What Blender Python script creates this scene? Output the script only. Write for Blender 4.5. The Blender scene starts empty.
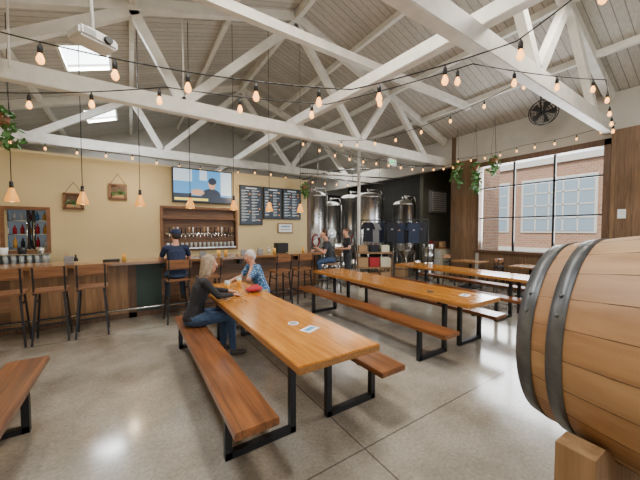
import bpy, bmesh, math, random
import numpy as np
from mathutils import Vector, Matrix, Euler
random.seed(7)
S=bpy.context.scene
# ------------------------------------------------------------ materials
def nm(name):
    m=bpy.data.materials.new(name); m.use_nodes=True
    nt=m.node_tree; b=nt.nodes['Principled BSDF']; return m,nt,b
def mat(name,c,rough=.5,metal=0,emis=None,es=0,noise=0,nscale=8,coat=0):
    m,nt,b=nm(name)
    b.inputs['Base Color'].default_value=(*c,1); b.inputs['Roughness'].default_value=rough
    b.inputs['Metallic'].default_value=metal
    if coat: b.inputs['Coat Weight'].default_value=coat
    if emis:
        b.inputs['Emission Color'].default_value=(*emis,1); b.inputs['Emission Strength'].default_value=es
    if noise:
        tc=nt.nodes.new('ShaderNodeTexCoord'); n=nt.nodes.new('ShaderNodeTexNoise')
        n.inputs['Scale'].default_value=nscale; n.inputs['Detail'].default_value=4
        r=nt.nodes.new('ShaderNodeValToRGB')
        lo=[x*(1-noise) for x in c]; hi=[min(1,x*(1+noise)) for x in c]
        r.color_ramp.elements[0].color=(*lo,1); r.color_ramp.elements[0].position=.3
        r.color_ramp.elements[1].color=(*hi,1); r.color_ramp.elements[1].position=.7
        nt.links.new(tc.outputs['Object'],n.inputs['Vector']); nt.links.new(n.outputs['Fac'],r.inputs['Fac'])
        nt.links.new(r.outputs['Color'],b.inputs['Base Color'])
    return m
def math_n(nt,op,a,bv=None):
    n=nt.nodes.new('ShaderNodeMath'); n.operation=op
    if hasattr(a,'is_linked') or hasattr(a,'links'): nt.links.new(a,n.inputs[0])
    else: n.inputs[0].default_value=a
    if bv is not None:
        if isinstance(bv,(int,float)): n.inputs[1].default_value=bv
        else: nt.links.new(bv,n.inputs[1])
    return n.outputs[0]
def wood(name,c1,c2,axis='Y',strip=0,across='X',rough=.4,gs=3,line=.04,linedark=.45,var=.35,coat=0,stretch=14):
    m,nt,b=nm(name)
    b.inputs['Roughness'].default_value=rough
    if coat: b.inputs['Coat Weight'].default_value=coat; b.inputs['Coat Roughness'].default_value=.12
    tc=nt.nodes.new('ShaderNodeTexCoord'); sep=nt.nodes.new('ShaderNodeSeparateXYZ')
    nt.links.new(tc.outputs['Object'],sep.inputs[0])
    mp=nt.nodes.new('ShaderNodeMapping')
    sc=[stretch]*3; sc['XYZ'.index(axis)]=1; mp.inputs['Scale'].default_value=sc
    nt.links.new(tc.outputs['Object'],mp.inputs['Vector'])
    n=nt.nodes.new('ShaderNodeTexNoise'); n.inputs['Scale'].default_value=gs; n.inputs['Detail'].default_value=6
    n.inputs['Distortion'].default_value=.6
    r=nt.nodes.new('ShaderNodeValToRGB')
    r.color_ramp.elements[0].color=(*c1,1); r.color_ramp.elements[0].position=.3
    r.color_ramp.elements[1].color=(*c2,1); r.color_ramp.elements[1].position=.7
    nt.links.new(n.outputs['Fac'],r.inputs['Fac'])
    out=r.outputs['Color']
    if strip:
        q=math_n(nt,'DIVIDE',sep.outputs[across],strip)
        fl=math_n(nt,'FLOOR',q); fr=math_n(nt,'FRACT',q)
        wn=nt.nodes.new('ShaderNodeTexWhiteNoise'); wn.noise_dimensions='1D'; nt.links.new(fl,wn.inputs['W'])
        off=nt.nodes.new('ShaderNodeVectorMath'); off.operation='ADD'
        sc2=nt.nodes.new('ShaderNodeVectorMath'); sc2.operation='SCALE'; sc2.inputs['Scale'].default_value=9
        nt.links.new(wn.outputs['Color'],sc2.inputs[0]); nt.links.new(mp.outputs[0],off.inputs[0]); nt.links.new(sc2.outputs[0],off.inputs[1])
        nt.links.new(off.outputs[0],n.inputs['Vector'])
        v=math_n(nt,'ADD',math_n(nt,'MULTIPLY',wn.outputs['Value'],var),1-var*.6)
        ln=math_n(nt,'LESS_THAN',fr,line)
        k=math_n(nt,'SUBTRACT',1.0,math_n(nt,'MULTIPLY',ln,linedark))
        v=math_n(nt,'MULTIPLY',v,k)
        h=nt.nodes.new('ShaderNodeHueSaturation'); nt.links.new(out,h.inputs['Color']); nt.links.new(v,h.inputs['Value'])
        out=h.outputs['Color']
        bp=nt.nodes.new('ShaderNodeBump'); bp.inputs['Strength'].default_value=.25; bp.inputs['Distance'].default_value=.01
        nt.links.new(k,bp.inputs['Height']); nt.links.new(bp.outputs[0],b.inputs['Normal'])
    else: nt.links.new(mp.outputs[0],n.inputs['Vector'])
    nt.links.new(out,b.inputs['Base Color'])
    return m
def concrete():
    m,nt,b=nm('polished_concrete')
    tc=nt.nodes.new('ShaderNodeTexCoord'); sep=nt.nodes.new('ShaderNodeSeparateXYZ'); nt.links.new(tc.outputs['Object'],sep.inputs[0])
    n=nt.nodes.new('ShaderNodeTexNoise'); n.inputs['Scale'].default_value=1.1; n.inputs['Detail'].default_value=8; n.inputs['Roughness'].default_value=.65
    nt.links.new(tc.outputs['Object'],n.inputs['Vector'])
    r=nt.nodes.new('ShaderNodeValToRGB')
    r.color_ramp.elements[0].color=(.165,.140,.108,1); r.color_ramp.elements[0].position=.3
    r.color_ramp.elements[1].color=(.355,.322,.268,1); r.color_ramp.elements[1].position=.7
    nt.links.new(n.outputs['Fac'],r.inputs['Fac'])
    n2=nt.nodes.new('ShaderNodeTexNoise'); n2.inputs['Scale'].default_value=40; n2.inputs['Detail'].default_value=3
    nt.links.new(tc.outputs['Object'],n2.inputs['Vector'])
    n3=nt.nodes.new('ShaderNodeTexNoise'); n3.inputs['Scale'].default_value=.35; n3.inputs['Detail'].default_value=3
    nt.links.new(tc.outputs['Object'],n3.inputs['Vector'])
    sp=math_n(nt,'ADD',math_n(nt,'MULTIPLY',n2.outputs['Fac'],.8),.6)
    sp=math_n(nt,'MULTIPLY',sp,math_n(nt,'ADD',math_n(nt,'MULTIPLY',n3.outputs['Fac'],.8),.6))
    def joint(ax,o):
        q=math_n(nt,'ABSOLUTE',math_n(nt,'SUBTRACT',math_n(nt,'FRACT',math_n(nt,'DIVIDE',math_n(nt,'SUBTRACT',sep.outputs[ax],o-40+2),4.0)),.5))
        return math_n(nt,'LESS_THAN',q,.0016)
    j=math_n(nt,'MAXIMUM',joint('X',1.45),joint('Y',1.6))
    v=math_n(nt,'MULTIPLY',sp,math_n(nt,'SUBTRACT',1.0,math_n(nt,'MULTIPLY',j,.6)))
    h=nt.nodes.new('ShaderNodeHueSaturation'); nt.links.new(r.outputs[0],h.inputs['Color']); nt.links.new(v,h.inputs['Value'])
    nt.links.new(h.outputs[0],b.inputs['Base Color'])
    rr=math_n(nt,'ADD',math_n(nt,'MULTIPLY',n.outputs['Fac'],.26),.03)
    nt.links.new(rr,b.inputs['Roughness'])
    b.inputs['Coat Weight'].default_value=.25; b.inputs['Coat Roughness'].default_value=.1
    return m
def brick(name,c1,c2,mortar):
    m,nt,b=nm(name); b.inputs['Roughness'].default_value=.9
    tc=nt.nodes.new('ShaderNodeTexCoord'); sep=nt.nodes.new('ShaderNodeSeparateXYZ'); cb=nt.nodes.new('ShaderNodeCombineXYZ')
    nt.links.new(tc.outputs['Object'],sep.inputs[0])
    s=math_n(nt,'ADD',sep.outputs['Y'],sep.outputs['X'])
    nt.links.new(s,cb.inputs[0]); nt.links.new(sep.outputs['Z'],cb.inputs[1])
    t=nt.nodes.new('ShaderNodeTexBrick'); t.inputs['Scale'].default_value=2.2
    t.inputs['Color1'].default_value=(*c1,1); t.inputs['Color2'].default_value=(*c2,1); t.inputs['Mortar'].default_value=(*mortar,1)
    nt.links.new(cb.outputs[0],t.inputs['Vector']); nt.links.new(t.outputs['Color'],b.inputs['Base Color'])
    return m
def dots(name,base,spot,scale):
    m,nt,b=nm(name); b.inputs['Roughness'].default_value=.8
    tc=nt.nodes.new('ShaderNodeTexCoord'); v=nt.nodes.new('ShaderNodeTexVoronoi'); v.inputs['Scale'].default_value=scale
    r=nt.nodes.new('ShaderNodeValToRGB'); r.color_ramp.elements[0].color=(*spot,1); r.color_ramp.elements[0].position=.3
    r.color_ramp.elements[1].color=(*base,1); r.color_ramp.elements[1].position=.42
    nt.links.new(tc.outputs['Object'],v.inputs['Vector']); nt.links.new(v.outputs['Distance'],r.inputs['Fac']); nt.links.new(r.outputs[0],b.inputs['Base Color'])
    return m
M={}
M['floor']=concrete()
M['beige']=mat('beige_paint',(.58,.46,.245),.7,noise=.05,nscale=2)
M['white']=mat('white_paint_timber',(.70,.68,.62),.55,noise=.10,nscale=5)
M['wallw']=mat('white_wall_paint',(.44,.42,.375),.7,noise=.06,nscale=3)
M['roof']=wood('white_roof_boards',(.41,.385,.34),(.53,.505,.455),'X',.15,'Y',.6,2,.09,.55,.2)
M['plank']=wood('brown_plank_wall',(.10,.056,.026),(.21,.12,.06),'Z',.14,'Y',.6,2)
M['plankx']=wood('bar_front_boards',(.10,.045,.02),(.22,.11,.05),'X',.17,'Z',.5,2,var=.6)
M['panelv']=wood('bar_front_panel',(.17,.085,.035),(.30,.165,.075),'Z',.16,'X',.5,2,var=.5)
M['table']=wood('golden_table_wood',(.40,.135,.012),(.63,.26,.036),'Y',.09,'X',.2,2.2,.02,.25,.22,coat=.5)
M['tedge']=wood('table_edge_wood',(.24,.10,.022),(.40,.18,.048),'Y',rough=.3)
M['bench']=wood('reclaimed_bench_wood',(.085,.028,.008),(.26,.092,.025),'Y',.145,'X',.33,1.6,.03,.6,.4,coat=.3)
M['counter']=wood('bar_counter_wood',(.20,.09,.03),(.36,.18,.07),'X',.12,'Y',.25,2,coat=.5)
M['stoolw']=wood('stool_wood',(.14,.055,.02),(.26,.115,.045),'X',rough=.4)
M['dwood']=wood('dark_wood',(.06,.03,.014),(.13,.066,.032),'Z',rough=.5)
M['dwoodx']=wood('walnut_frame',(.13,.05,.02),(.24,.11,.042),'X',rough=.5)
M['rack']=wood('rack_timber',(.20,.105,.042),(.32,.185,.085),'Z',rough=.6)
M['oak']=[wood('oak_stave_%d'%i,a,b_,'Y',rough=.5,gs=2.5,stretch=9) for i,(a,b_) in enumerate([((.28,.140,.056),(.43,.240,.105)),((.25,.120,.047),(.38,.205,.088)),((.31,.165,.068),(.46,.27,.125))])]
M['hoop']=mat('galvanised_hoop',(.13,.135,.14),.42,.7,noise=.35,nscale=14)
M['black']=mat('black_steel',(.014,.014,.016),.45,.3)
M['rubber']=mat('black_rubber',(.010,.010,.010),.6)
M['steel']=mat('stainless_steel',(.55,.55,.54),.25,1,noise=.12,nscale=3)
M['chrome']=mat('chrome',(.75,.75,.75),.12,1)
M['grey']=mat('grey_plastic',(.22,.22,.23),.5)
M['wplastic']=mat('white_plastic',(.66,.66,.64),.4)
M['green']=mat('greige_paint',(.13,.13,.10),.7,noise=.08,nscale=2)
M['char']=mat('charcoal_paint',(.055,.055,.052),.8,noise=.1,nscale=2)
M['cream']=mat('cream_laminate',(.60,.55,.40),.5)
M['card']=mat('cardboard',(.36,.22,.11),.8,noise=.06)
M['leaf']=mat('pothos_leaf',(.05,.15,.025),.5,noise=.4,nscale=20)
M['soil']=mat('soil',(.03,.02,.012),.9)
M['bulb']=mat('glowing_edison_glass',(1,.45,.12),.2,emis=(1,.42,.10),es=4.2)
M['pend']=mat('glowing_pendant_glass',(1,.62,.28),.2,emis=(1,.50,.15),es=4.5)
M['sky']=mat('skylight_pane',(.9,.95,1),.3,emis=(.9,.96,1),es=7)
M['board']=mat('menu_screen_glass',(.022,.028,.035),.3,emis=(.03,.05,.08),es=.5)
M['chalk']=mat('menu_lettering',(.55,.62,.66),.7,emis=(.4,.5,.56),es=.3)
M['paper']=mat('paper',(.75,.78,.80),.7)
M['blue']=mat('blue_print',(.08,.25,.48),.6)
M['red']=mat('red_fabric',(.36,.012,.02),.7)
M['glassm']=mat('beer_glass',(.70,.36,.06),.1)
M['clearg']=mat('clear_glass',(.40,.43,.43),.08)
M['dark']=mat('dark_interior',(.03,.028,.025),.8)
M['canvas']=mat('black_cotton',(.016,.017,.024),.9)
M['navyc']=mat('navy_cotton',(.02,.03,.06),.9)
M['orange']=mat('amber_glass',(.75,.32,.05),.2,emis=(1,.40,.07),es=.8)
M['canG']=mat('green_paint_panel',(.018,.036,.028),.5)
M['asphalt']=mat('asphalt',(.20,.20,.20),.9,noise=.15)
M['brick']=brick('exterior_brick',(.34,.17,.095),(.40,.22,.13),(.40,.33,.27))
M['extw']=mat('exterior_window_glass',(.30,.37,.42),.2)
M['extf']=mat('exterior_cream_trim',(.60,.56,.48),.6)
M['exit']=mat('exit_sign_green',(.1,.8,.25),.4,emis=(.1,.9,.3),es=1.5)
M['tvblue']=mat('screen_blue',(.05,.2,.4),.3,emis=(.08,.30,.62),es=1.0)
M['tvlight']=mat('screen_light',(.5,.6,.7),.3,emis=(.45,.62,.78),es=.8)
M['tvdark']=mat('screen_dark',(.02,.03,.05),.3,emis=(.02,.03,.06),es=.6)
M['tvskin']=mat('screen_skin',(.5,.3,.2),.3,emis=(.55,.28,.16),es=.8)
M['tvyel']=mat('screen_yellow',(.7,.6,.1),.3,emis=(.8,.60,.08),es=.9)
# ------------------------------------------------------------ mesh builder
class MB:
    def __init__(s,name,loc=(0,0,0),rz=0):
        s.name=name;s.loc=loc;s.rz=rz;s.v=[];s.f=[];s.m=[];s.sm=[];s.mats=[]
    def mi(s,m):
        if m not in s.mats: s.mats.append(m)
        return s.mats.index(m)
    def add(s,vs,fs,m,smooth=False):
        if isinstance(m,str): m=M[m]
        o=len(s.v); s.v+= [tuple(v) for v in vs]; k=s.mi(m)
        for f in fs:
            s.f.append([i+o for i in f]); s.m.append(k); s.sm.append(smooth)
    def addbm(s,bm,m,smooth=False):
        bm.verts.index_update()
        s.add([v.co for v in bm.verts],[[v.index for v in f.verts] for f in bm.faces],m,smooth); bm.free()
    def box(s,c,size,m,rot=None,bev=0):
        bm=bmesh.new(); bmesh.ops.create_cube(bm,size=1)
        bmesh.ops.scale(bm,vec=size,verts=bm.verts)
        if bev: bmesh.ops.bevel(bm,geom=list(bm.edges),offset=bev,segments=2,affect='EDGES')
        T=Matrix.Translation(c)
        if rot is not None:
            T=T@(rot.to_4x4() if isinstance(rot,Matrix) else Euler(rot).to_matrix().to_4x4())
        bm.transform(T); s.addbm(bm,m)
    def b2(s,x0,x1,y0,y1,z0,z1,m,bev=0):
        s.box(((x0+x1)/2,(y0+y1)/2,(z0+z1)/2),(abs(x1-x0),abs(y1-y0),abs(z1-z0)),m,bev=bev)
    def beam(s,p0,p1,w,h,m,bev=0):
        p0=Vector(p0);p1=Vector(p1);d=p1-p0;L=d.length;d.normalize()
        up=Vector((0,0,1)) if abs(d.z)<.99 else Vector((0,1,0))
        x=d.cross(up).normalized(); z=x.cross(d).normalized()
        R=Matrix((x,d,z)).transposed()
        s.box((p0+p1)/2,(w,L,h),m,rot=R,bev=bev)
    def cyl(s,p0,p1,r0,r1,m,n=12,cap=True,smooth=True):
        p0=Vector(p0);p1=Vector(p1);d=(p1-p0).normalized()
        a=d.orthogonal().normalized();b=d.cross(a)
        vs=[];
        for p,r in((p0,r0),(p1,r1)):
            for i in range(n):
                t=2*math.pi*i/n; vs.append(p+a*math.cos(t)*r+b*math.sin(t)*r)
        s.add(vs,[[i,(i+1)%n,n+(i+1)%n,n+i] for i in range(n)],m,smooth)
        if cap: s.add(vs,[list(range(n))[::-1],[n+i for i in range(n)]],m)
    def tube(s,pts,r,m,n=6):
        for a,b in zip(pts[:-1],pts[1:]): s.cyl(a,b,r,r,m,n)
    def lathe(s,prof,c,m,n=24,axis='Z',smooth=True,mfun=None):
        vs=[];c=Vector(c)
        for r,z in prof:
            for i in range(n):
                t=2*math.pi*i/n
                x,y=r*math.cos(t),r*math.sin(t)
                if axis=='Z': v=Vector((x,y,z))
                elif axis=='Y': v=Vector((x,z,y))
                else: v=Vector((z,x,y))
                vs.append(c+v)
        for j in range(len(prof)-1):
            if mfun:
                for i in range(n):
                    s.add([vs[j*n+i],vs[j*n+(i+1)%n],vs[(j+1)*n+(i+1)%n],vs[(j+1)*n+i]],[[0,1,2,3]],mfun(i),smooth)
        if not mfun:
            s.add(vs,[[j*n+i,j*n+(i+1)%n,(j+1)*n+(i+1)%n,(j+1)*n+i] for j in range(len(prof)-1) for i in range(n)],m,smooth)
    def ell(s,c,r,m,sub=2,rot=None):
        bm=bmesh.new(); bmesh.ops.create_icosphere(bm,subdivisions=sub,radius=1)
        bmesh.ops.scale(bm,vec=r if hasattr(r,'__len__') else (r,r,r),verts=bm.verts)
        T=Matrix.Translation(c)
        if rot is not None: T=T@Euler(rot).to_matrix().to_4x4()
        bm.transform(T); s.addbm(bm,m,True)
    def done(s):
        me=bpy.data.meshes.new(s.name); me.from_pydata(s.v,[],s.f)
        for m in s.mats: me.materials.append(m)
        me.polygons.foreach_set('material_index',s.m); me.polygons.foreach_set('use_smooth',s.sm); me.update()
        bm=bmesh.new(); bm.from_mesh(me); bmesh.ops.remove_doubles(bm,verts=bm.verts,dist=1e-5)
        bmesh.ops.recalc_face_normals(bm,faces=bm.faces); bm.to_mesh(me); bm.free()
        o=bpy.data.objects.new(s.name,me); S.collection.objects.link(o)
        o.location=s.loc; o.rotation_euler=(0,0,s.rz); return o
# ------------------------------------------------------------ room shell
XL,XR,YB,YF=-3.2,9.0,-6.0,14.0
RX=3.25
def zr(x): return 6.6-.33*abs(x-RX)
b=MB('floor'); b.b2(XL-.2,11.4,YB-.2,YF+.2,-.12,0,'floor'); b.done()
b=MB('ceiling')
def slab(x0,x1,y0,y1):
    z0,z1=zr(x0),zr(x1)
    vs=[(x0,y0,z0),(x1,y0,z1),(x1,y1,z1),(x0,y1,z0)]; vs+=[(x,y,z+.15) for x,y,z in vs]
    b.add(vs,[[3,2,1,0],[4,5,6,7],[0,1,5,4],[1,2,6,5],[2,3,7,6],[3,0,4,7]],'roof')
slab(RX,XR+.2,YB-.2,YF+.2)
sky=[(-1.1,-.3,7.4,8.5),(-1.1,-.3,11,12.2),(-1.1,-.3,-3,-1.8),(-1.1,-.3,1,2.2)]  # last two are out of frame, added to brighten the room
slab(XL-.2,-1.1,YB-.2,YF+.2); slab(-.3,RX,YB-.2,YF+.2)
ys=[YB-.2,-3,-1.8,1,2.2,7.4,8.5,11,12.2,YF+.2]
for i in range(0,len(ys),2): slab(-1.1,-.3,ys[i],ys[i+1])
b.b2(XR+.2,11.4,5.4,YF+.2,4.5,4.65,'roof')
b.done()
b=MB('skylight')
for x0,x1,y0,y1 in sky:
    z0,z1=zr(x0),zr(x1)
    b.add([(x0,y0,z0+.12),(x1,y0,z1+.12),(x1,y1,z1+.12),(x0,y1,z0+.12)],[[0,1,2,3]],'sky')
    for p,q in (((x0,y0),(x1,y0)),((x0,y1),(x1,y1)),((x0,y0),(x0,y1)),((x1,y0),(x1,y1))):
        b.beam((p[0],p[1],zr(p[0])+.02),(q[0],q[1],zr(q[0])+.02),.05,.1,'white')
b.done()
WY0,WY1,WZ0,WZ1=2.02,4.8,1.05,3.55
b=MB('wall_right')
ZT=4.68
b.b2(XR,XR+.2,YB,WY0,0,ZT,'wallw'); b.b2(XR,XR+.2,WY1,5.6,0,ZT,'wallw')
b.b2(XR,XR+.2,WY0,WY1,WZ1,ZT,'wallw'); b.b2(XR,XR+.2,WY0,WY1,0,WZ0,'plank')
b.b2(XR-.03,XR,WY1+.1,5.62,0,3.85,'plank',.005); b.b2(XR-.03,XR,-1,WY0-.12,0,3.85,'plank',.005)
b.b2(XR,XR+.2,5.6,5.75,0,ZT,'plank')
b.b2(XR,XR+.2,5.75,YF,3.75,ZT,'wallw')
b.done()
b=MB('wall_left'); b.b2(XL-.2,XL,YB,YF,0,4.6,'beige'); b.done()
b=MB('wall_back'); b.b2(XL-.2,11.4,YF,YF+.2,3.7,6.8,'wallw'); b.b2(XL-.2,11.4,YF,YF+.2,0,3.7,'char'); b.done()
b=MB('wall_front')
b.b2(XL-.2,-1,YB-.2,YB,0,6.8,'beige'); b.b2(7.5,XR+.2,YB-.2,YB,0,6.8,'beige'); b.b2(-1,7.5,YB-.2,YB,3.6,6.8,'beige')
b.done()
b=MB('wall_brewery'); b.b2(9.45,11.2,7.2,7.35,0,4.5,'green'); b.b2(11.2,11.4,5.4,YF,0,4.6,'char'); b.b2(XR+.2,11.2,5.45,5.6,0,4.6,'wallw'); b.b2(XR+.21,11.4,5.36,5.45,0,4.6,'brick'); b.done()
# TV wall
b=MB('wall_bar')
TY=8.0
b.b2(XL,-2.02,TY,TY+.15,0,3.17,'beige'); b.b2(-2.02,-1.42,TY,TY+.15,2.05,3.17,'beige'); b.b2(-2.02,-1.42,TY,TY+.15,0,1.25,'beige')
b.b2(-1.42,.67,TY,TY+.15,0,3.17,'beige'); b.b2(.67,2.43,TY,TY+.15,2.18,3.17,'beige'); b.b2(.67,2.43,TY,TY+.15,0,1.18,'beige')
b.b2(2.43,4.75,TY,TY+.15,0,3.17,'beige'); b.b2(4.75,4.87,TY-.03,TY+.18,0,3.2,'dwood')
b.b2(XL,4.8,TY-.02,TY+.17,3.17,3.22,'beige')
b.done()
b=MB('trim_1')
for x0,x1,z0,z1 in((-2.02,-1.42,1.25,2.05),):
    b.b2(x0-.06,x0,TY-.03,TY,z0-.06,z1+.06,'dwoodx');b.b2(x1,x1+.06,TY-.03,TY,z0-.06,z1+.06,'dwoodx')
    b.b2(x0,x1,TY-.03,TY,z1,z1+.06,'dwoodx');b.b2(x0,x1,TY-.03,TY,z0-.06,z0,'dwoodx')
b.done()
M['cool']=mat('cooler_liner',(.35,.37,.38),.4,emis=(.5,.6,.7),es=.12)
b=MB('beverage_cooler',(-1.70,8.48,0))
b.b2(-.5,.5,.35,.4,0,2.4,'cool'); b.b2(-.53,-.47,-.2,.4,0,2.4,'steel'); b.b2(.47,.53,-.2,.4,0,2.4,'steel'); b.b2(-.53,.53,-.2,.4,2.4,2.5,'steel')
for k in range(8):
    z=.15+k*.28; b.b2(-.47,.47,-.15,.35,z,z+.015,'steel')
    for i in range(8):
        h=random.uniform(.16,.22); c=['glassm','canG','dwood','red','blue','wplastic','grey'][random.randint(0,6)]
        b.lathe([(0,0),(.033,0),(.033,h*.6),(.013,h*.8),(.013,h),(0,h)],(-.40+i*.115,-.05,z+.016),c,8)
# two framed doors with handles
for sx in(-1,1):
    xa,xb=sorted((sx*.015,sx*.49))
    b.b2(xa,xa+.045,-.26,-.21,.1,2.35,'black'); b.b2(xb-.045,xb,-.26,-.21,.1,2.35,'black'); b.b2(xa,xb,-.26,-.21,.1,.16,'black'); b.b2(xa,xb,-.26,-.21,2.29,2.35,'black')
    b.cyl((sx*.05,-.30,1.3),(sx*.05,-.30,1.8),.012,.012,'chrome',8)
b.done()
# window
b=MB('window_1')
fx=XR+.04
b.b2(XR-.04,XR+.16,WY0-.12,WY0,WZ0-.1,WZ1+.14,'dwood',.006);b.b2(XR-.04,XR+.16,WY1,WY1+.1,WZ0-.1,WZ1+.14,'dwood',.006)
b.b2(XR-.04,XR+.16,WY0-.12,WY1+.1,WZ1,WZ1+.14,'dwood',.006);b.b2(XR-.1,XR+.2,WY0-.12,WY1+.1,WZ0-.08,WZ0,'dwood',.006)
for i in range(1,3):
    y=WY0+(WY1-WY0)*i/3; b.b2(fx,fx+.05,y-.025,y+.025,WZ0,WZ1,'black')
for z in (2.0,2.9): b.b2(fx,fx+.05,WY0,WY1,z-.018,z+.018,'black')
b.done()
# ------------------------------------------------------------ roof timbers
b=MB('roof_truss')
W='white'
CZ=3.93
def truss(Y,webs):
    b.beam((XL,Y,CZ),(XR,Y,CZ),.16,.27,W,.01)
    b.beam((XL,Y,zr(XL)-.1),(RX,Y,zr(RX)-.1),.14,.2,W); b.beam((RX,Y,zr(RX)-.1),(XR,Y,zr(XR)-.1),.14,.2,W)
    for p,q in webs: b.beam((p[0],Y,p[1]),(q[0],Y,q[1]),.12,.16,W)
wb=[((RX,6.35),(.87,4.0)),((RX,6.35),(5.2,4.0)),((-2.0,4.0),(.3,5.5)),((.87,4.0),(.1,5.4)),((5.2,4.0),(6.3,5.5)),((7.9,4.0),(6.5,5.4))]
for Y in(-2.1,1.95,6.0,10.0): truss(Y,wb)
b.beam((3.2,13.8,4.15),(3.25,6.0,4.15),.14,.2,W); b.beam((3.25,6.0,4.15),(3.85,-1.9,4.15),.14,.2,W,.01)
b.beam((-1.3,4.5,5.0),(7.8,4.5,5.0),.12,.16,W)
for x in(-1.8,.1,1.8,4.7,6.3,7.7):
    b.beam((x,YB,zr(x)-.06),(x,YF,zr(x)-.06),.09,.13,W)
b.beam((RX,YB,6.5),(RX,YF,6.5),.1,.25,W)
b.done()
b=MB('steel_column'); b.cyl((6.3,7.3,0),(6.3,7.3,4.6),.05,.05,'white'); b.cyl((6.3,7.3,0),(6.3,7.3,.03),.12,.12,'white'); b.done()
b=MB('conduit_pipe'); b.cyl((-1.36,5.8,3.9),(-1.36,5.8,5.05),.015,.015,'white',8); b.cyl((.9,6.1,4.1),(.9,6.1,5.75),.015,.015,'white',8); b.done()
b=MB('brewery_pipework'); b.tube([(8.9,6.3,3.9),(6.5,9,3.9),(6.5,13,3.9)],.03,'steel',8)
b.tube([(5.2,8.6,3.5),(8.8,8.6,3.5)],.03,'steel',8); b.tube([(5.0,8.9,3.62),(8.9,7.7,3.62)],.025,'steel',8)
for x in(5.6,7.2,8.6): b.cyl((x,8.7,3.5),(x,8.7,4.55),.012,.012,'steel',6)
b.done()
# ------------------------------------------------------------ picnic tables
def picnic(x0,y0,y1,yb0=None,yb1=None,yr1=None,w=.72):
    cx,cy=x0+w/2,(y0+y1)/2
    b=MB('picnic_table',(cx,cy,0)); h=w/2; L0=y0-cy; L1=y1-cy
    b.b2(-h,h,L0,L1,.705,.76,'table',.006)
    b.b2(-h-.001,-h+.02,L0+.002,L1-.002,.706,.752,'tedge'); b.b2(-h+.002,h-.002,L0-.001,L0+.02,.706,.752,'tedge')
    l0=(yb0 or y0+.05)-cy; l1=(yb1 or y1-.05)-cy; r1=(yr1 or (yb1 or y1-.05))-cy
    b.b2(-h-.41,-h-.12,l0,l1,.40,.45,'bench',.006); b.b2(h+.12,h+.41,l0+.05,r1,.40,.45,'bench',.006)
    for y in(L0+.45,L1-.55):
        t=.05
        for sx in(-1,1):
            b.box((sx*(h-.18),y,.355),(t,t,.70),'black'); b.box((sx*(h+.34),y,.20),(t,t,.40),'black')
            b.beam((sx*(h-.20),y,.025),(sx*(h+.36),y,.025),t,t,'black'); b.beam((sx*(h+.16),y,.385),(sx*(h+.38),y,.385),t,.03,'black')
        b.box((0,y,.685),(2*h-.1,t,.04),'black')
    b.done()
picnic(.90,1.62,4.95,1.66,4.45,5.25)
picnic(3.36,1.88,5.4)
picnic(5.85,2.15,5.3)
picnic(-1.80,.6,3.8,.5,3.72,3.72)
# ------------------------------------------------------------ bar
b=MB('bar_counter',(.6,6.5,0))
def B(x0,x1,y0,y1,z0,z1,m,bev=0): b.b2(x0-.6,x1-.6,y0-6.5,y1-6.5,z0,z1,m,bev)
B(XL+.02,4.15,6.2,6.95,1.02,1.07,'counter',.006)
B(XL+.02,4.1,6.5,6.9,0,1.02,'plankx')
B(-.05,.08,6.46,6.5,0,1.02,'dwood'); B(.08,.5,6.48,6.5,.1,1.0,'canG'); B(-1.6,-.05,6.47,6.5,.05,1.0,'panelv'); B(4.05,4.15,6.42,6.92,0,1.02,'dwood')
B(XL+.02,4.1,6.46,6.5,0,.1,'dwood')
for x in(-2.6,-1.0,.5,2,3.5): B(x,x+.05,6.28,6.5,.9,1.02,'black')
b.cyl((XL-.55,-.28,.22),(3.45,-.28,.22),.02,.02,'steel')
for x in(-3,-1.4,.2,1.8,3.3): b.cyl((x,-.28,.22),(x,0,.22),.012,.012,'steel',8)
b.done()
b=MB('back_bar_counter'); b.b2(-1.2,4.6,7.55,7.98,.86,.9,'steel'); b.b2(-1.2,4.6,7.6,7.98,0,.86,'dwoodx'); 
for i in range(6): b.b2(-1.15+i*.95,-.25+i*.95,7.585,7.6,.08,.8,'steel',.004)
b.done()
# tap wall
b=MB('beer_tap_wall',(1.55,8,0))
x0,x1,z0,z1=-.88,.88,1.18,2.18
b.b2(x0,x1,.10,.14,z0,z1,'plankx')
b.b2(x0-.06,x0,-.05,.14,z0-.06,z1+.06,'dwoodx',.004);b.b2(x1,x1+.06,-.05,.14,z0-.06,z1+.06,'dwoodx',.004)
b.b2(x0,x1,-.05,.14,z1,z1+.06,'dwoodx',.004);b.b2(x0,x1,-.05,.14,z0-.06,z0,'dwoodx',.004)
b.b2(x0,x1,-.12,.1,1.92,1.95,'dwoodx'); b.b2(x0+.03,x1-.03,-.18,.08,z0,z0+.03,'steel')
b.cyl((x0+.05,-.02,1.55),(x1-.05,-.02,1.55),.04,.04,'chrome')
for i in range(18):
    x=x0+.13+i*(x1-x0-.26)/17
    b.cyl((x,-.02,1.55),(x,-.12,1.53),.014,.012,'chrome',8); b.cyl((x,-.12,1.54),(x,-.13,1.44),.012,.008,'chrome',8)
    b.cyl((x,-.11,1.55),(x,-.13,1.72),.01,.018,['black','card','wplastic','black'][i%4],8)
for i in range(16):
    x=x0+.1+i*.105; b.lathe([(0,0),(.03,0),(.036,.12),(.032,.12),(.026,.01),(0,.01)],(x,-.05,z0+.03),'clearg',10)
b.done()
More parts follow.
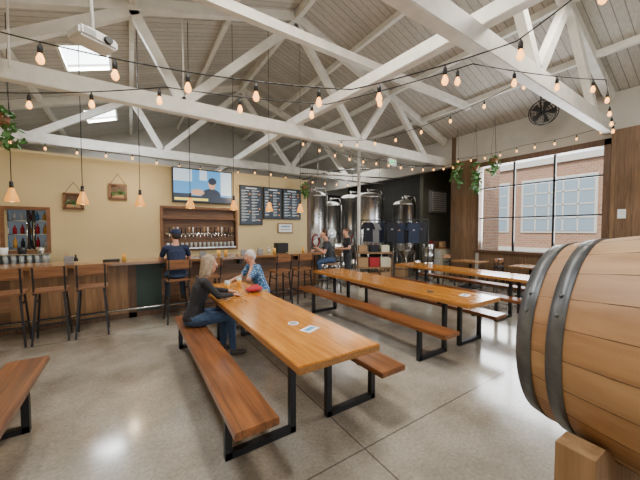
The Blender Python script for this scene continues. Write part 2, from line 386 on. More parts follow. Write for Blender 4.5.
# tv
b=MB('wall_television',(1.6,7.9,2.76))
b.box((0,0,0),(1.46,.05,.86),'rubber',bev=.008); b.box((0,.06,0),(.4,.08,.3),'black')
y=-.027
def q(x0,x1,z0,z1,m,dy=0): b.add([(x0,y-dy,z0),(x1,y-dy,z0),(x1,y-dy,z1),(x0,y-dy,z1)],[[0,1,2,3]],m)
q(-.70,.70,-.40,.40,'tvblue'); q(-.70,-.28,.1,.40,'tvlight',.001); q(.42,.7,-.2,.40,'tvlight',.001); q(-.1,.08,.15,.40,'tvlight',.001); q(-.7,.7,-.40,-.25,'tvdark',.001)
def disc(cx,cz,rx,rz,m,dy):
    n=20; b.add([(cx+rx*math.cos(t*2*math.pi/n),y-dy,cz+rz*math.sin(t*2*math.pi/n)) for t in range(n)],[list(range(n))],m)
disc(.18,-.22,.24,.17,'tvdark',.002); disc(.2,.06,.09,.13,'tvskin',.003); disc(.21,.14,.1,.09,'tvdark',.004); disc(-.15,-.16,.16,.08,'tvskin',.003)
q(-.7,-.3,-.39,-.2,'tvdark',.002); q(-.68,.1,-.37,-.31,'tvyel',.005)
b.done()
# menu screens
for i,(x0,x1,z0,z1,nc) in enumerate(((2.56,3.20,1.80,2.88,2),(3.25,3.82,1.98,2.88,2),(3.87,4.46,1.98,2.88,2))):
    b=MB('menu_screen',((x0+x1)/2,7.96,(z0+z1)/2)); w=x1-x0; h=z1-z0
    b.box((0,0,0),(w,.04,h),'board'); 
    for sx in(-1,1): b.box((sx*w/2,-.005,0),(.02,.05,h+.02),'black'); b.box((0,-.005,sx*h/2),(w+.02,.05,.02),'black')
    random.seed(i); cw=(w-.06)/nc
    for c in range(nc):
        for r in range(int((h-.16)/.082)):
            z=h/2-.13-r*.082; xs=-w/2+.04+c*cw; l=random.uniform(.4,.8)*cw
            b.box((xs+l/2,-.022,z),(l,.003,.015),'chalk'); b.box((xs+.05,-.022,z-.03),(.1,.003,.006),'chalk')
            if random.random()<.3: b.box((xs+cw-.06,-.022,z-.01),(.03,.003,.03),'orange')
    b.box((0,-.022,h/2-.06),(w*.5,.003,.035),'chalk')
    b.done()
b=MB('wall_sign',(3.95,7.97,1.70)); b.box((0,0,0),(.5,.03,.3),'dwoodx',bev=.004); b.box((0,-.017,0),(.44,.004,.24),'paper'); b.box((0,-.02,.05),(.3,.003,.04),'blue'); b.box((0,-.02,-.04),(.36,.003,.02),'grey'); b.done()
# bar stools
def stool(x,y,rz=0):
    b=MB('bar_stool',(x,y,0),rz)
    b.box((0,0,.755),(.40,.38,.035),'stoolw',bev=.01)
    for sx in(-1,1):
        b.beam((sx*.15,.14,.74),(sx*.20,.20,0),.025,.025,'black'); b.beam((sx*.15,-.14,.74),(sx*.20,-.20,0),.025,.025,'black')
        b.beam((sx*.17,-.17,.72),(sx*.17,-.22,1.12),.022,.022,'black')
        b.beam((sx*.185,.18,.28),(sx*.185,-.18,.28),.02,.02,'black'); b.beam((sx*.16,.15,.6),(sx*.16,-.15,.6),.016,.016,'black')
    b.beam((-.185,.18,.28),(.185,.18,.28),.02,.02,'black'); b.beam((-.185,-.18,.28),(.185,-.18,.28),.02,.02,'black')
    b.box((0,-.205,1.04),(.40,.022,.17),'stoolw',rot=(.12,0,0),bev=.008)
    b.done()
for x in(-1.47,-1.0,-.52,.70,1.25,2.75,3.3): stool(x,5.82,random.uniform(-.08,.08))
stool(4.48,6.3,1.35)
# pendants
for i,x in enumerate((-1.55,-.68,.17,1.05,1.95,2.8,3.65)):
    z=2.17; b=MB('pendant_lamp',(x,6.5,z))
    b.cyl((0,0,.2),(0,0,zr(x)-z-.02),.006,.006,'rubber',6); b.lathe([(0,.24),(.025,.24),(.028,.15),(.03,.13),(0,.13)],(0,0,0),'black',12)
    b.lathe([(.03,.14),(.045,.08),(.075,.0),(.088,-.07),(.083,-.075),(.07,0),(.04,.07)],(0,0,0),'orange',18)
    b.lathe([(0,.1),(.02,.09),(.042,.02),(.05,-.03),(.035,-.07),(0,-.085)],(0,0,0),'pend',14)
    b.done()
# ------------------------------------------------------------ string lights
def bulb(b,p,s=1):
    x,y,z=p
    b.cyl((x,y,z),(x,y,z-.05*s),.006,.006,'rubber',6); b.lathe([(0,0),(.017*s,0),(.022*s,-.03*s),(.02*s,-.075*s),(0,-.075*s)],(x,y,z-.03*s),'rubber',10)
    b.lathe([(.013*s,-.10*s),(.02*s,-.12*s),(.032*s,-.155*s),(.03*s,-.18*s),(.016*s,-.2*s),(0,-.204*s)],(x,y,z),'bulb',12)
def strand(anchors,sag,step,off=0,s=1,r=.006):
    b=MB('string_lights'); nx=off
    for a,c in zip(anchors[:-1],anchors[1:]):
        a=Vector(a);c=Vector(c);L=(c-a).length;n=10;pts=[]
        f=lambda t:a.lerp(c,t)-Vector((0,0,4*sag*L*t*(1-t)))
        b.tube([f(i/n) for i in range(n+1)],r,'rubber',5)
        while nx<L: bulb(b,f(nx/L),s); nx+=step
        nx-=L
    b.done()
strand([(-3.15,4.9,3.95),(-.87,3.32,3.2),(.117,2.81,3.0),(1.01,2.45,2.95),(1.74,2.13,2.95),(2.22,1.62,3.05),(2.6,1.12,3.15),(2.75,.8,3.35),(3.6,-.2,4.1)],.01,.56,.42,.85)
strand([(-3.15,6.0,3.85),(-1.25,4.8,3.2),(.33,3.37,3.1),(1.95,2.85,3.12),(2.97,1.68,3.35),(5.48,1.24,3.7),(8.9,1.85,3.85)],.012,.8,.4,.85)
strand([(3.3,6.1,3.85),(6,5.9,3.6),(8.9,5.6,3.8)],.04,.45,.2,.7)
strand([(8.8,5.6,3.95),(8.8,3.5,3.9),(8.8,1.8,3.95)],.03,.42,.2,.65)
strand([(-3.1,9.6,3.9),(0,9.8,3.8),(4,9.8,3.8),(8.9,9.9,3.8)],.03,.6,.2,.8)
strand([(4.4,6.1,3.95),(4.6,4.2,3.6),(5.1,2.05,3.95)],.03,.55,.3,.7)
# ------------------------------------------------------------ barrel + rack
brot=math.radians(-2)
ax=Vector((-math.sin(brot),math.cos(brot),0)); far=Vector((1.285,.40,1.30)); BC=far-ax*.47
b=MB('wine_barrel',tuple(BC),brot)
def br(s_): return .352-.060*(s_/.47)**2
n=96
ss=[-.47+i*.94/24 for i in range(25)]
prof=[(br(s_),s_) for s_ in ss]
tone=[random.randint(0,2) for _ in range(24)]
b.lathe(prof,(0,0,0),None,n,'Y',mfun=lambda i:M['oak'][tone[i//4]])
for i in range(24):
    t=2*math.pi*(i*4)/n
    pts=[Vector(((br(s_)+.0002)*math.cos(t),s_,(br(s_)+.0002)*math.sin(t))) for s_ in ss[::3]]
    b.tube(pts,.0013,'dwood',4)
for e in(-1,1):
    b.lathe([(br(.47),e*.47),(br(.47)-.022,e*.47),(br(.47)-.025,e*.43),(0,e*.43)],(0,0,0),M['oak'][1],48,'Y')
    for s0,s1 in((.468,.425),(.385,.345),(.17,.13)):
        b.lathe([(br(s0),e*s0),(br(s0)+.004,e*s0),(br(s1)+.004,e*s1),(br(s1),e*s1)],(0,0,0),'hoop',72,'Y')
        rv=(s0+s1)/2
        for k in(0,.09): 
            t=2.6+k*2; b.ell(((br(rv)+.005)*math.cos(t),e*rv,(br(rv)+.005)*math.sin(t)),.006,'hoop',1)
b.cyl((0,0,.347),(0,0,.367),.03,.028,'rubber')
b.done()
b=MB('barrel_rack',(BC.x,BC.y,0),brot); BZ=BC.z
for y in(-.3,.3):
    r=br(.26)+.004; N=20; x_=[-.36+.72*i/N for i in range(N+1)]
    top=[]
    for x in x_:
        top.append(BZ-math.sqrt(max(r*r-x*x,0)) if abs(x)<.27 else BZ-math.sqrt(r*r-.27**2))
    for i in range(N):
        xa,xb=x_[i],x_[i+1];z0=BZ-.46
        vs=[(xa,y-.04,z0),(xb,y-.04,z0),(xb,y-.04,top[i+1]),(xa,y-.04,top[i])]; vs+=[(x,y+.04,z) for x,_,z in vs]
        b.add(vs,[[0,1,2,3],[7,6,5,4],[0,4,5,1],[1,5,6,2],[2,6,7,3],[3,7,4,0]],'rack')
    for sx in(-1,1): b.box((sx*.29,y,.42),(.09,.09,.84),'rack',bev=.006)
    b.box((0,y,.2),(.5,.05,.1),'rack',bev=.004)
for sx in(-1,1):
    b.box((sx*.29,0,.76),(.05,.52,.1),'rack',bev=.004); b.box((sx*.29,0,.2),(.05,.52,.1),'rack',bev=.004)
b.done()
# ------------------------------------------------------------ brewery tanks
def tank(x,y,r,z0,z1,name='fermentation_tank'):
    b=MB(name,(x,y,0)); c=z0+.35
    b.lathe([(0,z0-.1),(.05,z0-.1),(.06,z0),(r,c),(r,c+.02),(r+.012,c+.03),(r+.012,c+.06),(r,c+.07),(r,z1-.2),(r+.012,z1-.19),(r+.012,z1-.15),(r,z1-.14),(r*.92,z1-.06),(r*.6,z1),(r*.2,z1+.03),(0,z1+.03)],(0,0,0),'steel',32)
    for k in range(4):
        a=math.pi/4+k*math.pi/2; b.cyl((r*.85*math.cos(a),r*.85*math.sin(a),0),(r*.85*math.cos(a),r*.85*math.sin(a),c+.1),.035,.035,'steel',10)
    b.cyl((0,0,z1),(0,0,z1+.18),.06,.06,'steel'); b.tube([(0,0,z1+.15),(r*.9,-.1,z1+.15),(r*1.08,-.15,z1-.1),(r*1.08,-.15,.6)],.022,'steel',8)
    a=-2.1; b.cyl((r*.9*math.cos(a),r*.9*math.sin(a),c+.55),((r+.05)*math.cos(a),(r+.05)*math.sin(a),c+.55),.19,.19,'steel',20)
    b.cyl(((r+.05)*math.cos(a),(r+.05)*math.sin(a),c+.55),((r+.09)*math.cos(a),(r+.09)*math.sin(a),c+.55),.05,.05,'chrome',10)
    b.cyl((r*math.cos(-1.5),r*math.sin(-1.5),z0+.9),((r+.1)*math.cos(-1.5),(r+.1)*math.sin(-1.5),z0+.9),.04,.04,'black',10)
    # looped transfer hose hung on the front
    pts=[(-r*.5+.16*math.cos(t*math.pi/5),-r-.03,1.25+.22*math.sin(t*math.pi/5)) for t in range(11)]
    b.tube([Vector(p) for p in pts],.02,'red' if int(x*10)%2 else 'wplastic',6)
    b.done()
tank(5.95,9.5,.46,.6,3.1); tank(7.0,9.9,.42,.6,2.8); tank(7.75,8.4,.58,.7,3.05); tank(9.95,8.6,.45,.6,2.9); tank(7.0,12,.5,.7,3.4); tank(9.95,11.5,.6,.8,3.4); tank(8.6,7.3,.36,.5,2.75,'brite_tank'); tank(8.35,10.2,.5,.6,3.2); tank(5.6,11.2,.5,.6,3.3)
b=MB('control_panel',(5.2,9.0,0)); b.box((0,0,1.5),(.5,.2,.7),'grey',bev=.01); b.cyl((-.2,0,0),(-.2,0,1.2),.03,.03,'steel'); b.cyl((.2,0,0),(.2,0,1.2),.03,.03,'steel')
for i in range(4): b.cyl((-.15+i*.1,-.1,1.6),(-.15+i*.1,-.13,1.6),.02,.02,['red','green','black','red'][i],8)
b.done()
# t-shirt rack
def shirts(x_,y_,rot,cs,pr_):
    b=MB('tshirt_rack',(x_,y_,0),rot); k=len(cs); hw=.12+.115*k
    for sx in(-1,1): b.cyl((sx*hw,0,0),(sx*hw,0,1.98),.018,.018,'black',8); b.cyl((sx*hw,-.25,.02),(sx*hw,.25,.02),.018,.018,'black',8)
    b.cyl((-hw,0,1.98),(hw,0,1.98),.018,.018,'black',8); b.cyl((-hw,.0,.35),(hw,0,.35),.012,.012,'black',8)
    for i in range(k):
        x=(i-(k-1)/2)*.23; z=1.92-.03*(i%2); y0=-.05+.055*(i%3)
        pr=[(-.07,z),(-.17,z-.04),(-.25,z-.24),(-.19,z-.27),(-.155,z-.2),(-.17-.01*(i%2),z-.66-.03*(i%3)),(.17,z-.68),(.155,z-.2),(.19,z-.27),(.25,z-.24),(.17,z-.04),(.07,z),(0,z-.04)]
        n=len(pr); vs=[(x+a_,y0-.02,z_) for a_,z_ in pr]+[(x+a_,y0+.02,z_) for a_,z_ in pr]
        b.add(vs,[list(range(n)),[n+j for j in range(n)][::-1]]+[[j,(j+1)%n,n+(j+1)%n,n+j] for j in range(n)],cs[i])
        b.box((x,y0-.022,z-.25),(.07,.003,.05),pr_[i%len(pr_)])
        b.tube([(x,y0,1.98),(x,y0,1.92),(x+.12,y0,1.88)],.004,'chrome',5)
    b.done()
shirts(7.62,6.45,-.75,['canvas','navyc','canvas','navyc','canvas'],['grey','card','grey'])
shirts(6.95,7.25,-.5,['canvas','grey','navyc'],['paper','grey'])
b=MB('merchandise_cabinet',(9.2,6.4,0)); b.box((0,0,.5),(.5,.7,1.0),'cream',bev=.01); b.box((0,0,1.02),(.56,.76,.04),'counter',bev=.005)
for z in(.2,.5,.8): b.box((-.255,0,z),(.01,.6,.24),'wplastic'); b.box((-.27,0,z+.05),(.02,.12,.015),'chrome')
for i in range(3): b.box((0,-.22+i*.22,1.04+.1),(.2,.16,.2),['card','dwood','red'][i],bev=.005)
b.done()
b=MB('louvered_vent',(10.25,7.12,2.75)); b.box((0,0,0),(1.0,.12,.85),'grey',bev=.01)
for i in range(9): b.box((0,-.07,-.34+i*.085),(.9,.03,.05),'wplastic',rot=(.5,0,0))
b.done()
for i,(x,y,z) in enumerate(((5.75,7.85,0),(6.2,7.95,0),(5.95,7.9,.6),(6.75,8.1,0),(8.45,6.2,0),(8.6,6.68,0),(8.45,6.2,.6),(5.3,7.9,0))):
    b=MB('beer_keg',(x,y,z)); b.lathe([(0,.03),(.17,.03),(.18,0),(.2,.02),(.2,.15),(.21,.17),(.2,.19),(.2,.40),(.21,.42),(.2,.44),(.2,.57),(.18,.59),(.17,.54),(0,.54)],(0,0,0),'steel',24); b.done()
b=MB('crate_shelf',(6.25,6.55,0),-.55)
for z in(.05,.5,.95): b.box((0,0,z),(1.1,.42,.04),'rack',bev=.004)
for sx in(-1,1):
    for sy in(-1,1): b.box((sx*.53,sy*.19,.5),(.04,.04,1.0),'dwood')
for i in range(3):
    for j in range(2): b.box((-.34+i*.34,0,.22+j*.45),(.3,.34,.28),['cream','dwoodx','card','card','red','cream'][i+3*j],bev=.006)
    b.box((-.34+i*.34,0,1.08),(.24,.26,.2),['card','canvas','cream'][i],bev=.006)
b.done()
for i,(x,y,r,hh) in enumerate(((7.6,7.35,-.3,.3),(8.05,7.0,.3,.4),(7.6,7.35,.1,.3))):
    z=.31 if i==2 else 0
    b=MB('cardboard_box',(x,y,z),r); b.box((0,0,hh/2),(.4,.34,hh),'card',bev=.006); b.box((0,0,hh+.001),(.4,.05,.003),'cream'); b.done()
b=MB('exit_sign',(6.55,6.1,3.66)); b.box((0,0,0),(.34,.05,.2),'wplastic',bev=.006); b.cyl((0,0,.1),(0,0,.2),.012,.012,'wplastic',8)
for i,c in enumerate('EXIT'):
    x=-.1+i*.066; y=-.028
    if c=='E': L=[(-.02,0,.008,.1)]+[(0,z,.045,.012) for z in(-.045,0,.045)]
    elif c=='I': L=[(0,0,.012,.1)]
    elif c=='T': L=[(0,0,.01,.1),(0,.045,.05,.012)]
    else: L=None
    if L:
        for dx,dz,w,h in L: b.box((x+dx,y,dz),(w,.006,h),'exit')
    else:
        b.box((x,y,0),(.012,.006,.11),'exit',rot=(0,.4,0)); b.box((x,y,0),(.012,.006,.11),'exit',rot=(0,-.4,0))
b.done()
# projector
b=MB('projector',(-.32,4.4,3.88),.5); b.box((0,0,0),(.40,.30,.12),'wplastic',bev=.025); b.cyl((.08,-.15,0),(.08,-.19,0),.045,.04,'black',16)
for i in range(5): b.box((-.10,-.152,-.03+i*.015),(.12,.004,.006),'grey')
b.cyl((0,0,.06),(0,.08,1.05),.02,.02,'wplastic'); b.box((0,0,.075),(.2,.2,.02),'wplastic'); b.done()
# wall fan
b=MB('wall_fan',(8.2,2.92,4.42)); 
f=Vector((-.72,-.55,-.15)).normalized(); R=f.to_track_quat('Z','Y').to_matrix()
def T(v): return R@Vector(v)
for r in(.28,.22,.16,.1):
    N=28
    for zz in((.06,-.06) if r>.2 else (.075,-.075)):
        b.tube([T((r*math.cos(2*math.pi*i/N),r*math.sin(2*math.pi*i/N),zz)) for i in range(N+1)],.010 if r>.25 else .005,'black',5)
for i in range(18):
    a=2*math.pi*i/18
    for s_ in(1,-1): b.cyl(T((.04*math.cos(a),.04*math.sin(a),s_*.08)),T((.28*math.cos(a),.28*math.sin(a),s_*.06)),.004,.004,'black',4)
    b.cyl(T((.28*math.cos(a),.28*math.sin(a),-.06)),T((.28*math.cos(a),.28*math.sin(a),.06)),.003,.003,'black',4)
for i in range(5):
    a=2*math.pi*i/5; pts=[T((.03*math.cos(a),.03*math.sin(a),.02)),T((.24*math.cos(a-.25),.24*math.sin(a-.25),.03)),T((.25*math.cos(a+.3),.25*math.sin(a+.3),-.03)),T((.05*math.cos(a+.6),.05*math.sin(a+.6),-.01))]
    b.add(pts,[[0,1,2,3]],'dark')
b.cyl(T((0,0,-.18)),T((0,0,.03)),.06,.05,'black',14); b.tube([T((0,0,-.12)),(.12,.1,.2),(.12,.1,.52)],.018,'black',8); b.done()
# ------------------------------------------------------------ plants
def leaves(b,pts,n,spread,size=.04):
    for _ in range(n):
        p=Vector(random.choice(pts))+Vector([random.gauss(0,spread) for _ in range(3)])
        R=Euler([random.uniform(0,6.28) for _ in range(3)]).to_matrix(); s_=size*random.uniform(.7,1.4)
        vs=[p+R@Vector(v)*s_ for v in((0,-1,0),(.55,-.4,.1),(.5,.4,.12),(0,1.1,0),(-.5,.4,.12),(-.55,-.4,.1))]
        b.add(vs,[[0,1,2,3],[0,3,4,5]],'leaf')
def hang(x,y,z,top,n=60,vl=.5,size=.04):
    b=MB('hanging_plant',(x,y,z)); b.lathe([(0,-.1),(.07,-.1),(.1,.05),(.085,.05),(.06,-.07),(0,-.07)],(0,0,0),'dwoodx',14)
    for k in range(3):
        a=k*2.09; b.cyl((.09*math.cos(a),.09*math.sin(a),.05),(0,0,top-z),.003,.003,'rubber',4)
    pts=[(0,0,.08)]*6
    for k in range(6):
        a=k*1.05; vv=[(.1*math.cos(a),.1*math.sin(a),.06)]
        for j in range(6): vv.append((vv[-1][0]+random.gauss(0,.025),vv[-1][1]+random.gauss(0,.025),vv[-1][2]-vl/6*random.uniform(.6,1.2)))
        b.tube([Vector(v) for v in vv],.003,'leaf',4); pts+=vv
    leaves(b,pts,n,.03,size); b.done()
hang(8.55,4.7,3.5,4.8,160,.85,.05); hang(8.6,5.3,3.6,4.8,120,.6,.05); hang(8.6,4.2,3.6,4.8,90,.45,.045); hang(4.5,7.7,2.95,5.3,90,.4,.045); hang(-1.55,6.2,3.3,4.5,100,.5,.05)
for x,z in((-.98,2.25),(-.21,2.50)):
    b=MB('hanging_planter_frame',(x,7.95,z))
    for sx in(-1,1): b.box((sx*.15,0,0),(.035,.07,.34),'dwoodx',bev=.003); b.box((0,0,sx*.155),(.335,.07,.035),'dwoodx',bev=.003)
    b.box((0,.02,0),(.29,.015,.29),'dwood'); b.tube([(-.14,0,.17),(0,.02,.40),(.14,0,.17)],.005,'rubber',5)
    b.box((0,-.03,-.10),(.22,.06,.07),'card',bev=.004); leaves(b,[(dx,-.04,-.04) for dx in(-.07,0,.07)],30,.028,.028); b.done()
b=MB('glass_rack',(-1.95,7.6,0)); b.box((0,0,1.0),(1.3,.3,.04),'steel'); b.box((0,0,.49),(1.3,.3,.98),'dark')
for i in range(12):
    for j in range(3): b.lathe([(0,0),(.03,0),(.04,.15),(.036,.15),(.027,.01),(0,.01)],(-.58+i*.105,-.1+j*.1,1.02),'clearg',10)
b.box((0,0,1.195),(1.3,.3,.01),'steel')
for i in range(5): b.lathe([(0,0),(.06,0),(.07,.12),(.06,.12),(0,.02)],(-.5+i*.25,0,1.2),['steel','grey','wplastic','black','steel'][i],12)
b.done()
b=MB('bar_clutter'); 
for x,h,c in((-1.1,.28,'card'),(-.95,.24,'black'),(2.7,.2,'wplastic'),(3.0,.26,'dwood'),(3.5,.22,'red'),(3.3,.3,'steel')):
    b.lathe([(0,0),(.04,0),(.04,h*.6),(.015,h*.8),(.015,h),(0,h)],(x,7.75,.9),c,12)
b.box((3.2,6.7,1.2),(.3,.25,.24),'black',bev=.01); b.box((-.3,6.6,1.09),(.25,.18,.03),'black')
for x in(1.3,2.2,2.6,-.9): b.box((x,6.6,1.13),(.12,.1,.12),'grey',bev=.006)
for x in(1.6,1.75,2.9,3.7,-.1): b.lathe([(0,0),(.03,0),(.04,.14),(.036,.14),(0,.1)],(x,6.45,1.072),'glassm',12)
b.done()
def cafe(x,y):
    b=MB('cafe_table',(x,y,0)); b.box((0,0,.74),(.7,.7,.04),'counter',bev=.006); b.cyl((0,0,.03),(0,0,.72),.035,.035,'black'); b.box((0,0,.015),(.45,.45,.03),'black',bev=.005); b.done()
def chair(x,y,rz):
    b=MB('metal_chair',(x,y,0),rz); b.box((0,0,.45),(.38,.38,.025),'stoolw',bev=.008)
    for sx in(-1,1):
        b.beam((sx*.16,.16,.45),(sx*.19,.19,0),.022,.022,'black'); b.beam((sx*.16,-.16,.45),(sx*.19,-.2,0),.022,.022,'black'); b.beam((sx*.17,-.17,.45),(sx*.17,-.22,.88),.02,.02,'black')
    b.box((0,-.21,.83),(.36,.02,.1),'stoolw',rot=(.1,0,0)); b.box((0,-.2,.66),(.34,.012,.05),'black'); b.done()
cafe(8.2,4.6); cafe(8.2,3.1); chair(8.2,5.15,math.pi); chair(8.2,4.0,0.1); chair(8.2,3.65,3.0); chair(8.2,2.5,0)
b=MB('wall_poster',(8.955,1.70,2.0)); b.box((0,0,0),(.012,.13,.2),'paper'); b.done()
# ------------------------------------------------------------ table things
b=MB('flyer',(1.33,2.2,.7605),.4); b.box((0,0,.002),(.16,.11,.003),'paper'); b.box((0,.0,.0042),(.12,.05,.001),'blue'); b.done()
b=MB('drink_coaster',(1.28,2.42,.7605)); b.cyl((0,0,0),(0,0,.005),.05,.05,'paper',24); b.cyl((0,0,.005),(0,0,.006),.036,.036,'grey',24); b.done()
b=MB('flyer',(3.8,2.2,.7605),.2); b.box((0,0,.002),(.16,.11,.003),'paper'); b.box((0,0,.0042),(.1,.04,.001),'blue'); b.done()
b=MB('drink_coaster',(3.6,2.6,.7605)); b.cyl((0,0,0),(0,0,.005),.05,.05,'rubber',24); b.done()
for x,y in((1.42,4.5),(1.18,4.28)):
    b=MB('beer_glass',(x,y,.7605)); b.lathe([(0,0),(.030,0),(.0375,.10),(0,.101)],(0,0,0),'glassm',16); b.lathe([(.0375,.10),(.041,.145),(.038,.145),(.035,.102)],(0,0,0),'clearg',16); b.done()
b=MB('red_handbag',(1.48,4.0,.7605),.3); b.ell((0,0,.04),(.14,.10,.04),'red'); b.ell((.05,.05,.06),(.09,.05,.03),'red'); b.tube([Vector((-.1,0,.06)),Vector((-.05,-.1,.05)),Vector((.06,-.1,.04)),Vector((.11,0,.05))],.008,'red',6); b.done()
# ------------------------------------------------------------ people
def person(name,loc,rz,J,cols,hair='short',sleeve=.9,female=False,cap=False,hand_up=None):
    V=lambda p:Vector(p)
    P=[]
    I=Matrix.Identity(3)
    def hull(a,ra,b_,rb,lab,R=I):
        f=lambda r:Vector(r) if hasattr(r,'__len__') else Vector((r,r,r))
        P.append((V(a),f(ra),V(b_),f(rb),R,lab))
    k=.92 if female else 1.0
    pe,wa,ch,ne,hd=[V(J[x]) for x in('pelvis','waist','chest','neck','head')]
    hull(pe,(.125,.165*1.0,.10),wa,(.105*k,.145*k,.10),'shirt')
    hull(pe-Vector((0,0,.03)),(.12,.168,.085),pe+Vector((0,0,.01)),(.12,.165,.08),'pants')
    hull(wa,(.105*k,.145*k,.10),ch,(.115*k,.165*k,.12),'shirt')
    sh={s_:V(J['sh'+s_]) for s_ in'LR'}
    mid=(sh['L']+sh['R'])/2
    hull(ch,(.11*k,.16*k,.11),mid,(.075,.13*k,.05),'shirt')
    hull(sh['L'],.055*k,sh['R'],.055*k,'shirt')
    if female: hull(ch+Vector((.07,.06,.0)),.06,ch+Vector((.07,-.06,0)),.06,'shirt')
    hull(mid,.058,ne,.05,'skin'); hull(ne,.05,hd-Vector((0,0,.05)),.05,'skin')
    for s_ in'LR':
        sg=1 if s_=='L' else -1
        e,w=V(J['el'+s_]),V(J['wr'+s_]); a=sh[s_]
        def seg(p,q_,r0,r1,f0,f1,lab): hull(p.lerp(q_,f0),r0+(r1-r0)*f0,p.lerp(q_,f1),r0+(r1-r0)*f1,lab)
        if sleeve<1:
            seg(a,e,.056*k,.045*k,0,sleeve,'shirt'); seg(a,e,.046*k,.037*k,sleeve,1,'skin'); seg(e,w,.040*k,.026*k,0,1,'skin')
        else:
            seg(a,e,.056*k,.045*k,0,1,'shirt'); seg(e,w,.045*k,.032*k,0,.92,'shirt'); seg(e,w,.036*k,.026,.9,1,'skin')
        d=(w-e).normalized() if ('hd'+s_) not in J else V(J['hd'+s_]).normalized()
        n_=V(J.get('pn'+s_,(0,0,-1))); n_=(n_-d*n_.dot(d)).normalized(); sd=d.cross(n_)*(1 if s_=='L' else -1)
        R=Matrix((d,sd,n_)).transposed()
        hull(w+d*.02,(.028,.026,.016),w+d*.072,(.026,.040,.014),'skin',R)
        for i,(o,L) in enumerate(((.031,.072),(.0105,.08),(-.0105,.075),(-.030,.058))):
            p0=w+d*.085+sd*o; cur=.35+.05*i
            p1=p0+(d*math.cos(cur)+n_*math.sin(cur))*L*.45+sd*o*.12; p2=p1+(d*math.cos(cur*2.4)+n_*math.sin(cur*2.4))*L*.3; p3=p2+(d*math.cos(cur*3.4)+n_*math.sin(cur*3.4))*L*.25
            hull(p0,.0095,p1,.009,'skin'); hull(p1,.009,p2,.0083,'skin'); hull(p2,.0083,p3,.0075,'skin')
        t0=w+d*.03+sd*.026; t1=t0+(d*.6+sd*.7+n_*.2).normalized()*.042; t2=t1+(d*.9+sd*.25+n_*.3).normalized()*.034
        hull(t0,.014,t1,.011,'skin'); hull(t1,.011,t2,.009,'skin')
        h_,kn,an,to=[V(J[x+s_]) for x in('hi','kn','an','to')]
        hull(h_,.092*(1.03 if female else 1),kn,.062,'pants'); hull(kn,.060,kn.lerp(an,.4),.056,'pants'); hull(kn.lerp(an,.4),.056,an+Vector((0,0,.02)),.043,'pants')
        hull(an,(.045,.04,.045),an-Vector((0,0,.045)),(.05,.042,.035),'shoe'); hull(an-Vector((0,0,.045)),(.05,.042,.032),to,(.045,.042,.028),'shoe')
    f=V(J.get('look',(1,0,0))).normalized(); up=Vector((0,0,1)); sd=up.cross(f).normalized(); up=f.cross(sd)
    R=Matrix((f,sd,up)).transposed(); H=lambda x,y,z:hd+R@Vector((x,y,z))
    hull(H(-.012,0,.03),(.092,.074,.088),H(0,0,.01),(.085,.070,.09),'skin',R)
    hull(H(.02,0,-.04),(.062,.058,.05),H(.045,0,-.085),(.032,.030,.022),'skin',R)
    hull(H(.086,0,.012),.008,H(.103,0,-.022),.0115,'skin',R)
    hull(H(.07,-.03,.03),.012,H(.07,.03,.03),.012,'skin',R)
    hull(H(.083,-.018,-.052),(.009,.006,.005),H(.083,.018,-.052),(.009,.006,.005),'lip',R)
    for sg in(-1,1): hull(H(-.008,sg*.074,.012),(.016,.008,.026),H(-.004,sg*.073,-.012),(.012,.007,.014),'skin',R)
    hull(H(-.024,0,.05),(.09,.083,.085),H(-.045,0,.01),(.066,.080,.085),'hair',R)
    if hair=='long': 
        hull(H(-.06,0,.02),(.05,.088,.08),H(-.075,0,-.13),(.035,.08,.06),'hair',R)
        for sg in(-1,1): hull(H(-.01,sg*.072,.04),(.04,.018,.05),H(-.03,sg*.08,-.11),(.035,.018,.05),'hair',R)
    if hair=='bun': hull(H(-.12,0,.06),.045,H(-.125,0,.06),.04,'hair',R)
    if hair=='curly':
        rs=random.Random(3)
        for i in range(26):
            a=rs.uniform(1.2,5.08); z=rs.uniform(-.06,.11); rr=.085*math.sqrt(max(.1,1-(z/.15)**2))
            p=H(-.015+rr*math.cos(a),rr*math.sin(a),z+.01); hull(p,.03,p,.03,'hair')
    if cap:
        hull(H(-.015,0,.07),(.1,.088,.07),H(-.02,0,.055),(.1,.088,.06),'cap',R); hull(H(.08,-.04,.062),(.06,.03,.008),H(.08,.04,.062),(.06,.03,.008),'cap',R)
    me=bpy.data.meshes.new(name+'_src'); bm=bmesh.new()
    for a,ra,c,rb,R_,lab in P:
        t=bmesh.new(); bmesh.ops.create_icosphere(t,subdivisions=2,radius=1)
        pts=[a+R_@Vector((v.co.x*ra.x,v.co.y*ra.y,v.co.z*ra.z)) for v in t.verts]
        pts+=[c+R_@Vector((v.co.x*rb.x,v.co.y*rb.y,v.co.z*rb.z)) for v in t.verts]; t.free()
        t=bmesh.new(); vs=[t.verts.new(p) for p in pts]; r=bmesh.ops.convex_hull(t,input=vs)
        bmesh.ops.delete(t,geom=[v for v in t.verts if not v.link_faces],context='VERTS')
        bmesh.ops.recalc_face_normals(t,faces=t.faces)
        tm=bpy.data.meshes.new('t'); t.to_mesh(tm); t.free(); bm.from_mesh(tm); bpy.data.meshes.remove(tm)
    bm.to_mesh(me); bm.free()
    o=bpy.data.objects.new(name+'_src',me); S.collection.objects.link(o)
    md=o.modifiers.new('r','REMESH'); md.mode='VOXEL'; md.voxel_size=.0075
    sm=o.modifiers.new('s','SMOOTH'); sm.factor=.5; sm.iterations=3
    dg=bpy.context.evaluated_depsgraph_get(); new=bpy.data.meshes.new_from_object(o.evaluated_get(dg)); bpy.data.objects.remove(o)
    labs=['skin','shirt','pants','shoe','hair','lip','cap','eye','eyew']
    new.materials.clear()
    for l in labs: new.materials.append(cols.get(l) or cols['skin'])
